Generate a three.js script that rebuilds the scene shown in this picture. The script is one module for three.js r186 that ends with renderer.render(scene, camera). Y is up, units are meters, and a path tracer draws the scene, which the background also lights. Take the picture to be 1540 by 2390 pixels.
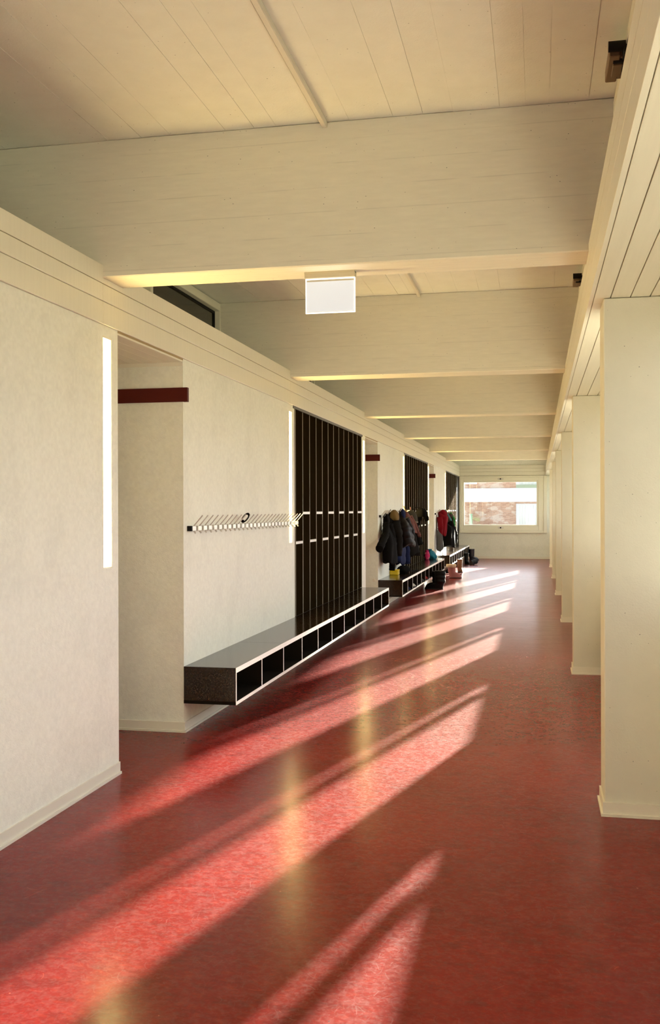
import * as THREE from 'three';
import { mergeGeometries } from 'three/addons/utils/BufferGeometryUtils.js';
import { RectAreaLightUniformsLib } from 'three/addons/lights/RectAreaLightUniformsLib.js';

// ------------------------------------------------------------------ camera, sky, sun, lamps, exposure
RectAreaLightUniformsLib.init();
const scene = new THREE.Scene();
const camera = new THREE.PerspectiveCamera(2 * Math.atan(1195 / 2321) * 180 / Math.PI, 1540 / 2390, 0.05, 400);
camera.position.set(0, 1.5, 0);
camera.rotation.set(-0.002, 0.205364, -0.002939, 'YXZ');
const renderer = new THREE.WebGLRenderer({ antialias: true });
renderer.toneMapping = THREE.LinearToneMapping;
renderer.toneMappingExposure = 2.3;
renderer.shadowMap.enabled = true;

const SUN_I = 37, SKY_I = 0.9, LAMP_I = 15, LAMP_GLOW = 16;
const SUN_DIR = new THREE.Vector3(-0.2343, -0.2, 0.9722).normalize();   // the way its light travels: low winter sun ahead on the right
const sun = new THREE.DirectionalLight(new THREE.Color(1.0, 0.93, 0.75), SUN_I);
sun.name = 'sun';
sun.target.position.set(-1, 0, -14);
sun.position.copy(sun.target.position).addScaledVector(SUN_DIR, -60);
sun.castShadow = true; sun.shadow.radius = 1.6; sun.shadow.mapSize.set(4096, 4096);
Object.assign(sun.shadow.camera, { left: -30, right: 30, top: 20, bottom: -20, near: 1, far: 140 });
scene.add(sun, sun.target);
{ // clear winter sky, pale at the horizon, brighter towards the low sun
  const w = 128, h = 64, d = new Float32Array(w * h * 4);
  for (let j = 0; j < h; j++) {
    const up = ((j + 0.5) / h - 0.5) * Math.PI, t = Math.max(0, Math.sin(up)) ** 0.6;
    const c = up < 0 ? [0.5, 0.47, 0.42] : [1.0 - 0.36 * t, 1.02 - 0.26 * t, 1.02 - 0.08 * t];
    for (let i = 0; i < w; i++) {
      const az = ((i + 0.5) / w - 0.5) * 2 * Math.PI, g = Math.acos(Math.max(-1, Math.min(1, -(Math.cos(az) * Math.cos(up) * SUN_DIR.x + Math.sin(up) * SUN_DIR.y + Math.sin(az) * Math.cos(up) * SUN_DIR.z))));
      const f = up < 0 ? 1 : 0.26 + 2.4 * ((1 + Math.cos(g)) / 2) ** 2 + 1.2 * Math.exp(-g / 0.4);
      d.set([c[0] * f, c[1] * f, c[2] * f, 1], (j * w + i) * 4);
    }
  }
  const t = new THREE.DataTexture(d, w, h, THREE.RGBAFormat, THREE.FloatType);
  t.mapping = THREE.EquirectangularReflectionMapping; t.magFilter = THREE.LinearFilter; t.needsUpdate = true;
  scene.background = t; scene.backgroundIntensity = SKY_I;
}

// ------------------------------------------------------------------ helpers. A place is (x, y, d): d is the distance ahead, z = -d
let seed = 7;
const rnd = () => { seed = (seed + 0x6d2b79f5) | 0; let t = Math.imul(seed ^ (seed >>> 15), 1 | seed); t = (t + Math.imul(t ^ (t >>> 7), 61 | t)) ^ t; return ((t ^ (t >>> 14)) >>> 0) / 4294967296; };
const lerp = (a, b, t) => a + (b - a) * t, clamp = (x, a = 0, b = 1) => Math.min(b, Math.max(a, x)), smooth = (a, b, x) => { const t = clamp((x - a) / (b - a)); return t * t * (3 - 2 * t); };
const hash = (x, y, s) => { let h = Math.imul(x, 374761393) + Math.imul(y, 668265263) + Math.imul(s, 2147483647 ^ 0x5bd1e995); h = Math.imul(h ^ (h >>> 13), 1274126177); return ((h ^ (h >>> 16)) >>> 0) / 4294967296; };
function noise(x, y, px, py, s) {      // tiles after px, py cells
  const ix = Math.floor(x), iy = Math.floor(y), fx = x - ix, fy = y - iy, m = (a, n) => ((a % n) + n) % n;
  const u = fx * fx * (3 - 2 * fx), v = fy * fy * (3 - 2 * fy), x0 = m(ix, px), x1 = m(ix + 1, px), y0 = m(iy, py), y1 = m(iy + 1, py);
  return lerp(lerp(hash(x0, y0, s), hash(x1, y0, s), u), lerp(hash(x0, y1, s), hash(x1, y1, s), u), v);
}
const fbm = (u, v, fx, fy, oct, s) => { let a = 0.5, t = 0, n = 0; for (let i = 0; i < oct; i++) { t += a * noise(u * fx, v * fy, fx, fy, s + i * 17); n += a; a *= 0.55; fx *= 2; fy *= 2; } return t / n; };
function tex(w, h, f, sizeX, sizeY, srgb = true) {      // f(u, v) -> [r, g, b] 0..255 or one number 0..1
  const d = new Uint8Array(w * h * 4);
  for (let j = 0; j < h; j++) for (let i = 0; i < w; i++) {
    const c = f(i / w, j / h), o = (j * w + i) * 4;
    if (typeof c === 'number') d[o] = d[o + 1] = d[o + 2] = clamp(c) * 255; else for (let k = 0; k < 3; k++) d[o + k] = clamp(c[k], 0, 255);
    d[o + 3] = 255;
  }
  const t = new THREE.DataTexture(d, w, h, THREE.RGBAFormat);
  t.wrapS = t.wrapT = THREE.RepeatWrapping; t.magFilter = THREE.LinearFilter; t.minFilter = THREE.LinearMipmapLinearFilter; t.generateMipmaps = true;
  if (srgb) t.colorSpace = THREE.SRGBColorSpace;
  t.repeat.set(1 / sizeX, 1 / sizeY); t.needsUpdate = true;
  return t;
}
const mat = (color, o = {}) => new THREE.MeshPhysicalMaterial({ color: Array.isArray(color) ? new THREE.Color().setRGB(...color) : new THREE.Color(color), roughness: 0.6, ...o });

function muv(g) {      // uv in metres from each face's main direction
  g = g.index ? g.toNonIndexed() : g;
  const p = g.attributes.position, uv = new Float32Array(p.count * 2), a = new THREE.Vector3(), b = new THREE.Vector3(), c = new THREE.Vector3();
  if (!g.attributes.normal) g.computeVertexNormals();
  for (let i = 0; i < p.count; i += 3) {
    a.fromBufferAttribute(p, i); b.fromBufferAttribute(p, i + 1).sub(a); c.fromBufferAttribute(p, i + 2).sub(a);
    const n = b.cross(c), nx = Math.abs(n.x), ny = Math.abs(n.y), nz = Math.abs(n.z);
    for (let k = i; k < i + 3; k++) {
      const x = p.getX(k), y = p.getY(k), z = p.getZ(k);
      uv.set(ny >= nx && ny >= nz ? [x, z] : nx >= nz ? [z, y] : [x, y], k * 2);
    }
  }
  g.setAttribute('uv', new THREE.BufferAttribute(uv, 2));
  for (const k of Object.keys(g.attributes)) if (!['position', 'normal', 'uv'].includes(k)) g.deleteAttribute(k);
  return g;
}
function box(x0, x1, y0, y1, d0, d1, c = 0) {      // a box, its edges chamfered by c
  const g = new THREE.BufferGeometry();
  if (!c) {
    const b = new THREE.BoxGeometry(x1 - x0, y1 - y0, d1 - d0); b.translate((x0 + x1) / 2, (y0 + y1) / 2, -(d0 + d1) / 2);
    return muv(b);
  }
  const h = [(x1 - x0) / 2, (y1 - y0) / 2, (d1 - d0) / 2], m = [(x0 + x1) / 2, (y0 + y1) / 2, -(d0 + d1) / 2], out = [];
  const pt = (s, ax) => [0, 1, 2].map((k) => m[k] + s[k] * (h[k] - (k === ax ? 0 : c)));
  const tri = (a, b, q) => {
    const n = [0, 1, 2].map((k) => (a[k] + b[k] + q[k]) / 3 - m[k]), e = [0, 1, 2].map((k) => b[k] - a[k]), f = [0, 1, 2].map((k) => q[k] - a[k]);
    const cr = [e[1] * f[2] - e[2] * f[1], e[2] * f[0] - e[0] * f[2], e[0] * f[1] - e[1] * f[0]];
    if (cr[0] * n[0] + cr[1] * n[1] + cr[2] * n[2] < 0) [b, q] = [q, b];
    out.push(...a, ...b, ...q);
  };
  const quad = (a, b, q, r) => { tri(a, b, q); tri(a, q, r); };
  for (let ax = 0; ax < 3; ax++) for (const s of [-1, 1]) {
    const [u, v] = [0, 1, 2].filter((k) => k !== ax), S = (a, b) => { const t = [0, 0, 0]; t[ax] = s; t[u] = a; t[v] = b; return pt(t, ax); };
    quad(S(-1, -1), S(1, -1), S(1, 1), S(-1, 1));
  }
  for (let ax = 0; ax < 3; ax++) {
    const [u, v] = [0, 1, 2].filter((k) => k !== ax);
    for (const a of [-1, 1]) for (const b of [-1, 1]) { const T = (e) => { const t = [0, 0, 0]; t[ax] = e; t[u] = a; t[v] = b; return t; }; quad(pt(T(-1), u), pt(T(1), u), pt(T(1), v), pt(T(-1), v)); }
  }
  for (const a of [-1, 1]) for (const b of [-1, 1]) for (const e of [-1, 1]) tri(pt([a, b, e], 0), pt([a, b, e], 1), pt([a, b, e], 2));
  g.setAttribute('position', new THREE.Float32BufferAttribute(out, 3)); g.computeVertexNormals();
  return muv(g);
}
function slabX(x0, x1, outline, holes = []) {      // an outline of (d, y) points with rectangular holes [d0, d1, y0, y1], from x0 to x1
  const s = new THREE.Shape(outline.map(([d, y]) => new THREE.Vector2(d, y)));
  for (const [a, b, c, e] of holes) s.holes.push(new THREE.Path([[a, c], [a, e], [b, e], [b, c]].map(([d, y]) => new THREE.Vector2(d, y))));
  const g = new THREE.ExtrudeGeometry(s, { depth: x1 - x0, bevelEnabled: false });
  g.rotateY(Math.PI / 2); g.translate(x0, 0, 0);      // (d, y, e) -> (e, y, -d)
  return muv(g.deleteAttribute('uv') && g);
}
function ring(x0, x1, y0, y1, d0, d1, l, r, b, t, c = 0) {      // a frame standing across the corridor, with bars l, r, b, t wide
  return mergeGeometries([box(x0, x0 + l, y0, y1, d0, d1, c), box(x1 - r, x1, y0, y1, d0, d1, c), box(x0 + l, x1 - r, y0, y0 + b, d0, d1, c), box(x0 + l, x1 - r, y1 - t, y1, d0, d1, c)]);
}
function ringX(x0, x1, y0, y1, d0, d1, l, r, b, t, c = 0) {      // a frame standing along the corridor
  return mergeGeometries([box(x0, x1, y0, y1, d0, d0 + l, c), box(x0, x1, y0, y1, d1 - r, d1, c), box(x0, x1, y0, y0 + b, d0 + l, d1 - r, c), box(x0, x1, y1 - t, y1, d0 + l, d1 - r, c)]);
}
function rod(a, b, r, n = 8) {      // a bar from a to b, places (x, y, d)
  const A = new THREE.Vector3(a[0], a[1], -a[2]), B = new THREE.Vector3(b[0], b[1], -b[2]), g = new THREE.CylinderGeometry(r, r, A.distanceTo(B), n);
  g.applyQuaternion(new THREE.Quaternion().setFromUnitVectors(new THREE.Vector3(0, 1, 0), B.clone().sub(A).normalize())); g.translate(...A.add(B).multiplyScalar(0.5).toArray());
  return g.toNonIndexed();
}
function loft(n, m, f) {      // f(t, angle) -> (x, y, d), closed round and capped
  const p = [], uv = [], ix = [];
  for (let i = 0; i <= n; i++) for (let j = 0; j < m; j++) { const q = f(i / n, (j / m) * Math.PI * 2); p.push(q[0], q[1], -q[2]); uv.push(j / m, i / n); }
  for (const e of [0, n]) { const c = [0, 0, 0]; for (let j = 0; j < m; j++) for (let k = 0; k < 3; k++) c[k] += p[(e * m + j) * 3 + k] / m; p.push(...c); uv.push(0.5, e ? 1 : 0); }
  const top = (n + 1) * m;
  for (let j = 0; j < m; j++) {
    const k = (j + 1) % m;
    for (let i = 0; i < n; i++) ix.push(i * m + j, (i + 1) * m + j, (i + 1) * m + k, i * m + j, (i + 1) * m + k, i * m + k);
    ix.push(top, j, k, top + 1, n * m + k, n * m + j);
  }
  const g = new THREE.BufferGeometry();
  g.setAttribute('position', new THREE.Float32BufferAttribute(p, 3)); g.setAttribute('uv', new THREE.Float32BufferAttribute(uv, 2)); g.setIndex(ix); g.computeVertexNormals();
  // turn it right side out
  let vol = 0; const a = new THREE.Vector3(), b = new THREE.Vector3(), c = new THREE.Vector3(), P = g.attributes.position;
  for (let i = 0; i < ix.length; i += 3) vol += a.fromBufferAttribute(P, ix[i]).dot(b.fromBufferAttribute(P, ix[i + 1]).cross(c.fromBufferAttribute(P, ix[i + 2])));
  if (vol < 0) { for (let i = 0; i < ix.length; i += 3) [ix[i + 1], ix[i + 2]] = [ix[i + 2], ix[i + 1]]; g.setIndex(ix); g.computeVertexNormals(); }
  return g.toNonIndexed();
}
function track(pts, t) { const n = pts.length - 1, f = clamp(t) * n, i = Math.min(n - 1, Math.floor(f)), u = f - i, s = u * u * (3 - 2 * u); return pts[i].map((v, k) => lerp(v, pts[i + 1][k], s)); }
function tube(pts, r0, r1, o = {}) {      // a limp tube along points, with creases
  const { n = 14, m = 12, crease = 0.06, k = 7, flat = 1, ph = 0 } = o, up = new THREE.Vector3(0.3, 0.2, 1).normalize();
  const at = (t) => new THREE.Vector3(...track(pts, t));
  return loft(n, m, (t, a) => {
    const c = at(t), dir = at(t + 0.02).sub(at(t - 0.02)).normalize(), s = dir.clone().cross(up).normalize(), w = s.clone().cross(dir).normalize();
    const r = lerp(r0, r1, t) * (1 + crease * Math.sin(k * t * 6.283 + a * 2 + ph) + crease * 0.6 * Math.sin(3 * a + t * 11 + ph));
    return c.addScaledVector(s, Math.cos(a) * r * flat).addScaledVector(w, Math.sin(a) * r).toArray();
  });
}
const names = {};
const numbered = (n) => { const k = (names[n] = (names[n] ?? -1) + 1); return k ? `${n}_${String(k).padStart(3, '0')}` : n; };
function obj(name, geos, m, parent, label) {
  const g = Array.isArray(geos) ? (geos.length > 1 ? mergeGeometries(geos) : geos[0]) : geos, o = new THREE.Mesh(g, m);
  if (parent) { parent.userData.n ??= {}; const k = (parent.userData.n[name] = (parent.userData.n[name] ?? -1) + 1); o.name = k ? `${name}_${String(k).padStart(3, '0')}` : name; parent.add(o); } else { o.name = numbered(name); scene.add(o); }
  if (label) o.userData.label = label;
  return o;
}
function thing(name, label, category, [x, y, d] = [0, 0, 0], group) {
  const o = new THREE.Group(); o.name = numbered(name); o.position.set(x, y, -d); o.userData = { label, category }; if (group) o.userData.group = group; scene.add(o);
  return o;
}
function struct(name, geos, m, label) { const o = obj(name, geos, m, null, label); o.userData.kind = 'structure'; return o; }
function structGroup(name, label) { const o = new THREE.Group(); o.name = numbered(name); o.userData = { kind: 'structure' }; if (label) o.userData.label = label; scene.add(o); return o; }
function copy(o, [x, y, d], label, group) { const c = o.clone(); c.name = numbered(o.name.replace(/_\d{3}$/, '')); c.position.set(x, y, -d); c.userData = { ...o.userData, label }; if (group) c.userData.group = group; scene.add(c); return c; }

// ------------------------------------------------------------------ surfaces
const linoTex = (() => {
  const W = 2048, H = 2048, SX = 3.2, SY = 4.0, cv = document.createElement('canvas'); cv.width = W; cv.height = H;
  const cx = cv.getContext('2d'), im = cx.createImageData(W, H), d = im.data;
  for (let j = 0; j < H; j++) for (let i = 0; i < W; i++) {
    const u = i / W, v = j / H, w = 0.012 * (fbm(u, v, 9, 12, 2, 5) - 0.5);
    const a = fbm(u, v + w, 34, 90, 4, 11), b = fbm(u + w, v, 90, 240, 3, 37), c = fbm(u, v, 260, 500, 2, 71), big = fbm(u, v, 5, 6, 3, 91);
    const dark = 0.8 * smooth(0.5, 0.8, a), org = smooth(0.54, 0.8, b) * 0.3, s = 0.93 + 0.14 * c;
    const k = lerp(1, 0.87, dark) * s * lerp(0.9, 1.1, big);
    d.set([lerp(121, 148, org) * k, lerp(17, 42, org) * k, lerp(10, 17, org) * k, 255], (j * W + i) * 4);
  }
  cx.putImageData(im, 0, 0);
  cx.lineCap = 'round';
  for (let i = 0; i < 1500; i++) {      // scuffs and scratches
    const x = rnd() * W, y = rnd() * H, L = 6 + 60 * rnd() ** 3, a = rnd() * 6.28, bend = (rnd() - 0.5) * 1.4, hot = rnd() < 0.06;
    cx.strokeStyle = `rgba(${225 + 30 * rnd()},${150 + 50 * rnd()},${120 + 50 * rnd()},${hot ? 0.25 : 0.03 + 0.06 * rnd()})`; cx.lineWidth = hot ? 0.9 + 0.9 * rnd() : 0.7 + 0.8 * rnd();
    cx.beginPath(); cx.moveTo(x, y); cx.quadraticCurveTo(x + Math.cos(a) * L / 2 + bend * L * 0.3, y + Math.sin(a) * L / 2, x + Math.cos(a + bend) * L, y + Math.sin(a + bend) * L); cx.stroke();
  }
  for (let i = 0; i < 9; i++) { const x = rnd() * W, y = rnd() * H; for (let k = 0; k < 12; k++) { cx.strokeStyle = 'rgba(225,140,110,0.05)'; cx.lineWidth = 0.8; cx.beginPath(); cx.arc(x + 40 * (rnd() - 0.5), y + 40 * (rnd() - 0.5), 8 + 14 * rnd(), rnd() * 6, rnd() * 6); cx.stroke(); } }
  for (let i = 0; i < 60; i++) { cx.fillStyle = rnd() < 0.6 ? 'rgba(30,8,5,0.5)' : 'rgba(220,150,125,0.5)'; cx.beginPath(); cx.arc(rnd() * W, rnd() * H, 0.8 + 1.6 * rnd(), 0, 7); cx.fill(); }
  const t = new THREE.CanvasTexture(cv); t.colorSpace = THREE.SRGBColorSpace; t.wrapS = t.wrapT = THREE.RepeatWrapping; t.repeat.set(1 / SX, 1 / SY); return t;
})();
const linoRough = tex(1024, 1024, (u, v) => { const a = fbm(u, v, 14, 40, 4, 3), b = fbm(u, v, 160, 220, 2, 23); return 0.18 + 0.05 * a + 0.04 * b; }, 3.2, 4.0, false);
const linoScuff = (() => {      // where feet have dulled the polish: fine scuffs and short scratches
  const W = 1536, H = 1536, cv = document.createElement('canvas'); cv.width = W; cv.height = H;
  const cx = cv.getContext('2d'), im = cx.createImageData(W, H), d = im.data;
  for (let j = 0; j < H; j++) for (let i = 0; i < W; i++) { const u = i / W, v = j / H, k = 255 * clamp(0.24 + 0.26 * smooth(0.38, 0.72, fbm(u, v, 110, 150, 4, 111)) * (0.6 + 0.8 * fbm(u, v, 7, 6, 3, 133)) + 0.22 * smooth(0.5, 0.8, fbm(u, v, 300, 360, 2, 121))); d.set([k, k, k, 255], (j * W + i) * 4); }
  cx.putImageData(im, 0, 0); cx.lineCap = 'round';
  for (let i = 0; i < 5200; i++) { const x = rnd() * W, y = rnd() * H, L = 5 + 34 * rnd() ** 2, a = rnd() * 6.28, b = (rnd() - 0.5) * 1.6; cx.strokeStyle = `rgba(255,255,255,${0.25 + 0.6 * rnd() ** 2})`; cx.lineWidth = 0.8 + 1.5 * rnd() ** 2; cx.beginPath(); cx.moveTo(x, y); cx.quadraticCurveTo(x + Math.cos(a) * L / 2 + b * L * 0.3, y + Math.sin(a) * L / 2, x + Math.cos(a + b) * L, y + Math.sin(a + b) * L); cx.stroke(); }
  const t = new THREE.CanvasTexture(cv); t.wrapS = t.wrapT = THREE.RepeatWrapping; t.repeat.set(1 / 2.2, 1 / 2.6); return t;
})();
const plasterBump = tex(1024, 1024, (u, v) => 0.55 * fbm(u, v, 150, 150, 3, 2) + 0.3 * fbm(u, v, 40, 40, 2, 9) + 0.15 * fbm(u, v, 6, 6, 2, 14), 0.9, 0.9, false);
const plasterTone = tex(512, 512, (u, v) => { const k = 244 + 11 * fbm(u, v, 120, 120, 2, 4) - 5 * smooth(0.5, 0.8, fbm(u, v, 9, 8, 4, 8)); return [k, k, k * 0.985]; }, 2.3, 2.3);
const concreteTone = tex(1024, 1024, (u, v) => {      // board-marked concrete under paint: faint board edges, air holes
  let k = 246 + 9 * fbm(u, v, 18, 60, 3, 31);
  const y = v * 8, f = y - Math.floor(y), r = Math.floor(y), gate = smooth(0.42, 0.62, fbm(u, v, 7, 8, 2, 50 + r));
  k -= 15 * gate * smooth(0.03, 0.0, Math.abs(f - 0.5 - 0.03 * (fbm(u, v, 10, 8, 2, 60) - 0.5)));
  const cu = u * 40, cv = v * 34, iu = Math.floor(cu), iv = Math.floor(cv), h = hash(iu, iv, 5);
  if (h < 0.1) { const q = Math.hypot(cu - iu - 0.3 - 0.4 * hash(iu, iv, 6), cv - iv - 0.3 - 0.4 * hash(iu, iv, 7)), s = 0.02 + 0.04 * hash(iu, iv, 8) ** 2; if (q < s) k = 140; }
  return [k, k, k];
}, 1.7, 1.0);
const concreteBump = tex(1024, 1024, (u, v) => {
  const y = v * 8, f = y - Math.floor(y), r = Math.floor(y);
  return 0.5 + 0.10 * (hash(r % 8, 3, 9) - 0.5) + 0.12 * (fbm(u, v, 20, 90, 3, 41) - 0.5) - 0.14 * smooth(0.04, 0.0, Math.abs(f - 0.5)) * fbm(u, v, 8, 8, 2, 50 + r);
}, 1.7, 1.0, false);
const pitTone = tex(1024, 1024, (u, v) => {      // smooth painted concrete with small air holes
  let k = 247 + 8 * fbm(u, v, 14, 14, 3, 31);
  const cu = u * 36, cv = v * 36, iu = Math.floor(cu), iv = Math.floor(cv);
  if (hash(iu, iv, 15) < 0.05) { const q = Math.hypot(cu - iu - 0.3 - 0.4 * hash(iu, iv, 6), cv - iv - 0.3 - 0.4 * hash(iu, iv, 7)), s = 0.022 + 0.045 * hash(iu, iv, 8) ** 2; if (q < s) k = 150; }
  return [k, k, k];
}, 1.3, 1.3);
const boardTone = tex(256, 1024, (u, v) => { const k = 248 + 7 * fbm(u, v, 40, 6, 3, 19); return [k, k, k]; }, 0.5, 2.0);
const brownTone = tex(512, 512, (u, v) => { const a = fbm(u, v, 70, 70, 3, 44), f = smooth(0.66, 0.8, fbm(u, v, 150, 130, 2, 66)); return [lerp(32, 48, a) + 24 * f, lerp(23, 33, a) + 14 * f, lerp(13, 18, a) + 5 * f]; }, 0.6, 0.6);
const clothBump = tex(256, 256, (u, v) => fbm(u, v, 60, 60, 3, 12), 0.25, 0.25, false);

const PAINT = [0.86, 0.825, 0.70];
const M = {
  lino: mat('#ffffff', { map: linoTex, roughness: 1, roughnessMap: linoRough, ior: 1.2, clearcoat: 0.6, clearcoatMap: linoScuff, clearcoatRoughness: 0.64 }),
  plaster: mat([0.925, 0.93, 0.865], { map: plasterTone, roughness: 0.85, bumpMap: plasterBump, bumpScale: 0.0022 }),
  concrete: mat(PAINT, { map: concreteTone, roughness: 0.7, bumpMap: concreteBump, bumpScale: 0.004 }),
  ceiling: mat([0.92, 0.915, 0.84], { map: pitTone, roughness: 0.6, bumpMap: plasterBump, bumpScale: 0.001 }),
  pillar: mat([0.77, 0.745, 0.63], { map: pitTone, roughness: 0.6, bumpMap: plasterBump, bumpScale: 0.001 }),
  board: mat([0.86, 0.825, 0.69], { map: boardTone, roughness: 0.32 }),
  trim: mat([0.83, 0.79, 0.68], { roughness: 0.35 }),
  frame: mat([0.86, 0.83, 0.69], { roughness: 0.35 }),
  groove: mat([0.42, 0.32, 0.17], { roughness: 0.9 }),
  brown: mat('#ffffff', { map: brownTone, roughness: 0.14 }),
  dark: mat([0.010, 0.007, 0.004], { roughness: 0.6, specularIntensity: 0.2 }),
  door: mat([0.013, 0.008, 0.003], { roughness: 0.8, specularIntensity: 0 }),
  edge: mat([0.95, 0.95, 0.92], { roughness: 0.35 }),
  alu: mat([0.62, 0.60, 0.55], { roughness: 0.35, metalness: 0.5 }),
  steel: mat([0.55, 0.53, 0.48], { roughness: 0.35, metalness: 0.9 }),
  strip: mat([0.40, 0.37, 0.30], { roughness: 0.5 }),
  bronze: mat([0.26, 0.18, 0.11], { roughness: 0.45, metalness: 0.4 }),
  black: mat([0.01, 0.01, 0.01], { roughness: 0.5, specularIntensity: 0.3 }),
  red: mat([0.085, 0.008, 0.004], { roughness: 0.5, specularIntensity: 0.4 }),
  glass: mat('#ffffff', { transmission: 1, thickness: 0, roughness: 0.0, ior: 1.5 }),
  darkGlass: mat([0.035, 0.033, 0.024], { roughness: 0.06 }),
  lamp: mat([0.9, 0.9, 0.9], { emissive: new THREE.Color().setRGB(1, 0.70, 0.22), emissiveIntensity: LAMP_GLOW, roughness: 0.4 }),
  sign: mat([0.55, 0.55, 0.54], { emissive: new THREE.Color().setRGB(0.9, 0.97, 1.06), emissiveIntensity: 0.22, roughness: 0.3 }),
  signRim: mat([0.95, 0.95, 0.95], { emissive: new THREE.Color().setRGB(0.95, 0.97, 1), emissiveIntensity: 0.6, roughness: 0.2 }),
  track: mat([0.12, 0.11, 0.09], { roughness: 0.5 }),
  housing: mat([0.62, 0.55, 0.40], { roughness: 0.5 }),
};
const cloth = (c, o = {}) => mat(c, { roughness: 0.85, specularIntensity: 0.25, bumpMap: clothBump, bumpScale: 0.0015, ...o });

// ------------------------------------------------------------------ the setting
const XL = -2.341, XR = 0.32, END = 30.8, BACK = -5.2, CEIL = 3.53;
const PIL = [-7.79 + 4.27, 0.75, 5.035, 9.305, 13.565, 17.84, 22.12, 26.39];
const BEAM = [-3.36, 0.87, 5.095, 9.33, 13.54, 17.72, 21.95, 26.0], BT = 0.275;
const NICHE = [[5.31, 6.38], [13.66, 14.75], [22.0, 23.05]], LOCK = [[9.53, 13.365], [17.86, 21.70], [26.19, END]];
const LAMPS = [[5.112, 5.226], [9.315, 9.43], [13.485, 13.60], [17.68, 17.795], [21.80, 21.915], [25.90, 26.015]], LY = [1.18, 2.468];

struct('floor', box(-3.4, 0.95, -0.12, 0, BACK - 0.2, END + 0.2), M.lino, 'polished red marbled linoleum floor');
{ // ceiling: cast slab, in the two bays that show it plainly the marks of its boards are real steps
  const c = structGroup('ceiling', 'painted board-marked concrete ceiling');
  obj('slab', box(-3.4, 1.05, CEIL + 0.004, CEIL + 0.25, BACK - 0.2, END + 0.2), M.ceiling, c);
  for (const [a, b] of [[BEAM[1] + BT, BEAM[2]], [BEAM[2] + BT, BEAM[3]]]) for (let x = -3.12; x < 0.40;) {
    const w = 0.11 + 0.13 * rnd(), x1 = Math.min(0.40, x + w);
    obj('plank', box(x + 0.0008, x1 - 0.0008, CEIL + 0.0035 * rnd() - 0.001, CEIL + 0.02, a - 0.003, b + 0.003), M.ceiling, c); x = x1;
  }
}
BEAM.forEach((d, i) => struct('beam', box(-3.12, 0.40, 2.781, CEIL + 0.002, d, d + BT, 0.006), M.concrete, `painted concrete cross beam, ${['behind the viewer', 'just behind the viewer', 'with the lit blank sign below it', 'above the first tall brown locker front', 'above the second lamp pair', 'fourth along from the sign', 'fifth along from the sign', 'last before the end window'][i]}`));
PIL.forEach((d, i) => {
  const p = structGroup('pillar', `cream painted concrete pillar, ${['far behind the viewer', 'beside the viewer', 'nearest, cut by the right picture edge', 'second from the right edge', 'third along the window side', 'fourth along the window side', 'fifth along the window side', 'last before the end window'][i]}`);
  obj('shaft', box(XR, 0.757, 0, 2.53, d, d + 0.285, 0.004), M.pillar, p);
  const bb = (y0, y1, e) => [box(XR - e, 0.757, y0, y1, d - e, d), box(XR - e, XR, y0, y1, d, d + 0.285), box(XR - e, 0.757, y0, y1, d + 0.285, d + 0.285 + e)];
  obj('baseboard', [...bb(0.012, 0.068, 0.009), ...bb(0, 0.014, 0.018)], M.trim, p);
});
// left wall in pieces between doorways and lockers, with slots for the lamps
const WT = 2.5245;
const wallPieces = [[BACK, NICHE[0][0], [0]], [NICHE[0][1], LOCK[0][0], [1]], [LOCK[0][1], NICHE[1][0], [2]], [NICHE[1][1], LOCK[1][0], [3]], [LOCK[1][1], NICHE[2][0], [4]], [NICHE[2][1], LOCK[2][0], [5]]];
for (const [a, b, l] of wallPieces) struct('wall_left', slabX(-2.86, XL, [[a, 0], [b, 0], [b, WT], [a, WT]], l.map((k) => [...LAMPS[k], ...LY])), M.plaster, 'rough cream plastered corridor wall');
struct('wall_left', box(-3.4, -3.2, 0, CEIL, BACK, END), M.plaster, 'classroom side wall behind the corridor wall');
struct('wall_back', box(-3.4, 0.95, 0, CEIL, BACK - 0.2, BACK), M.plaster, 'plastered wall behind the viewer');
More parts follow.
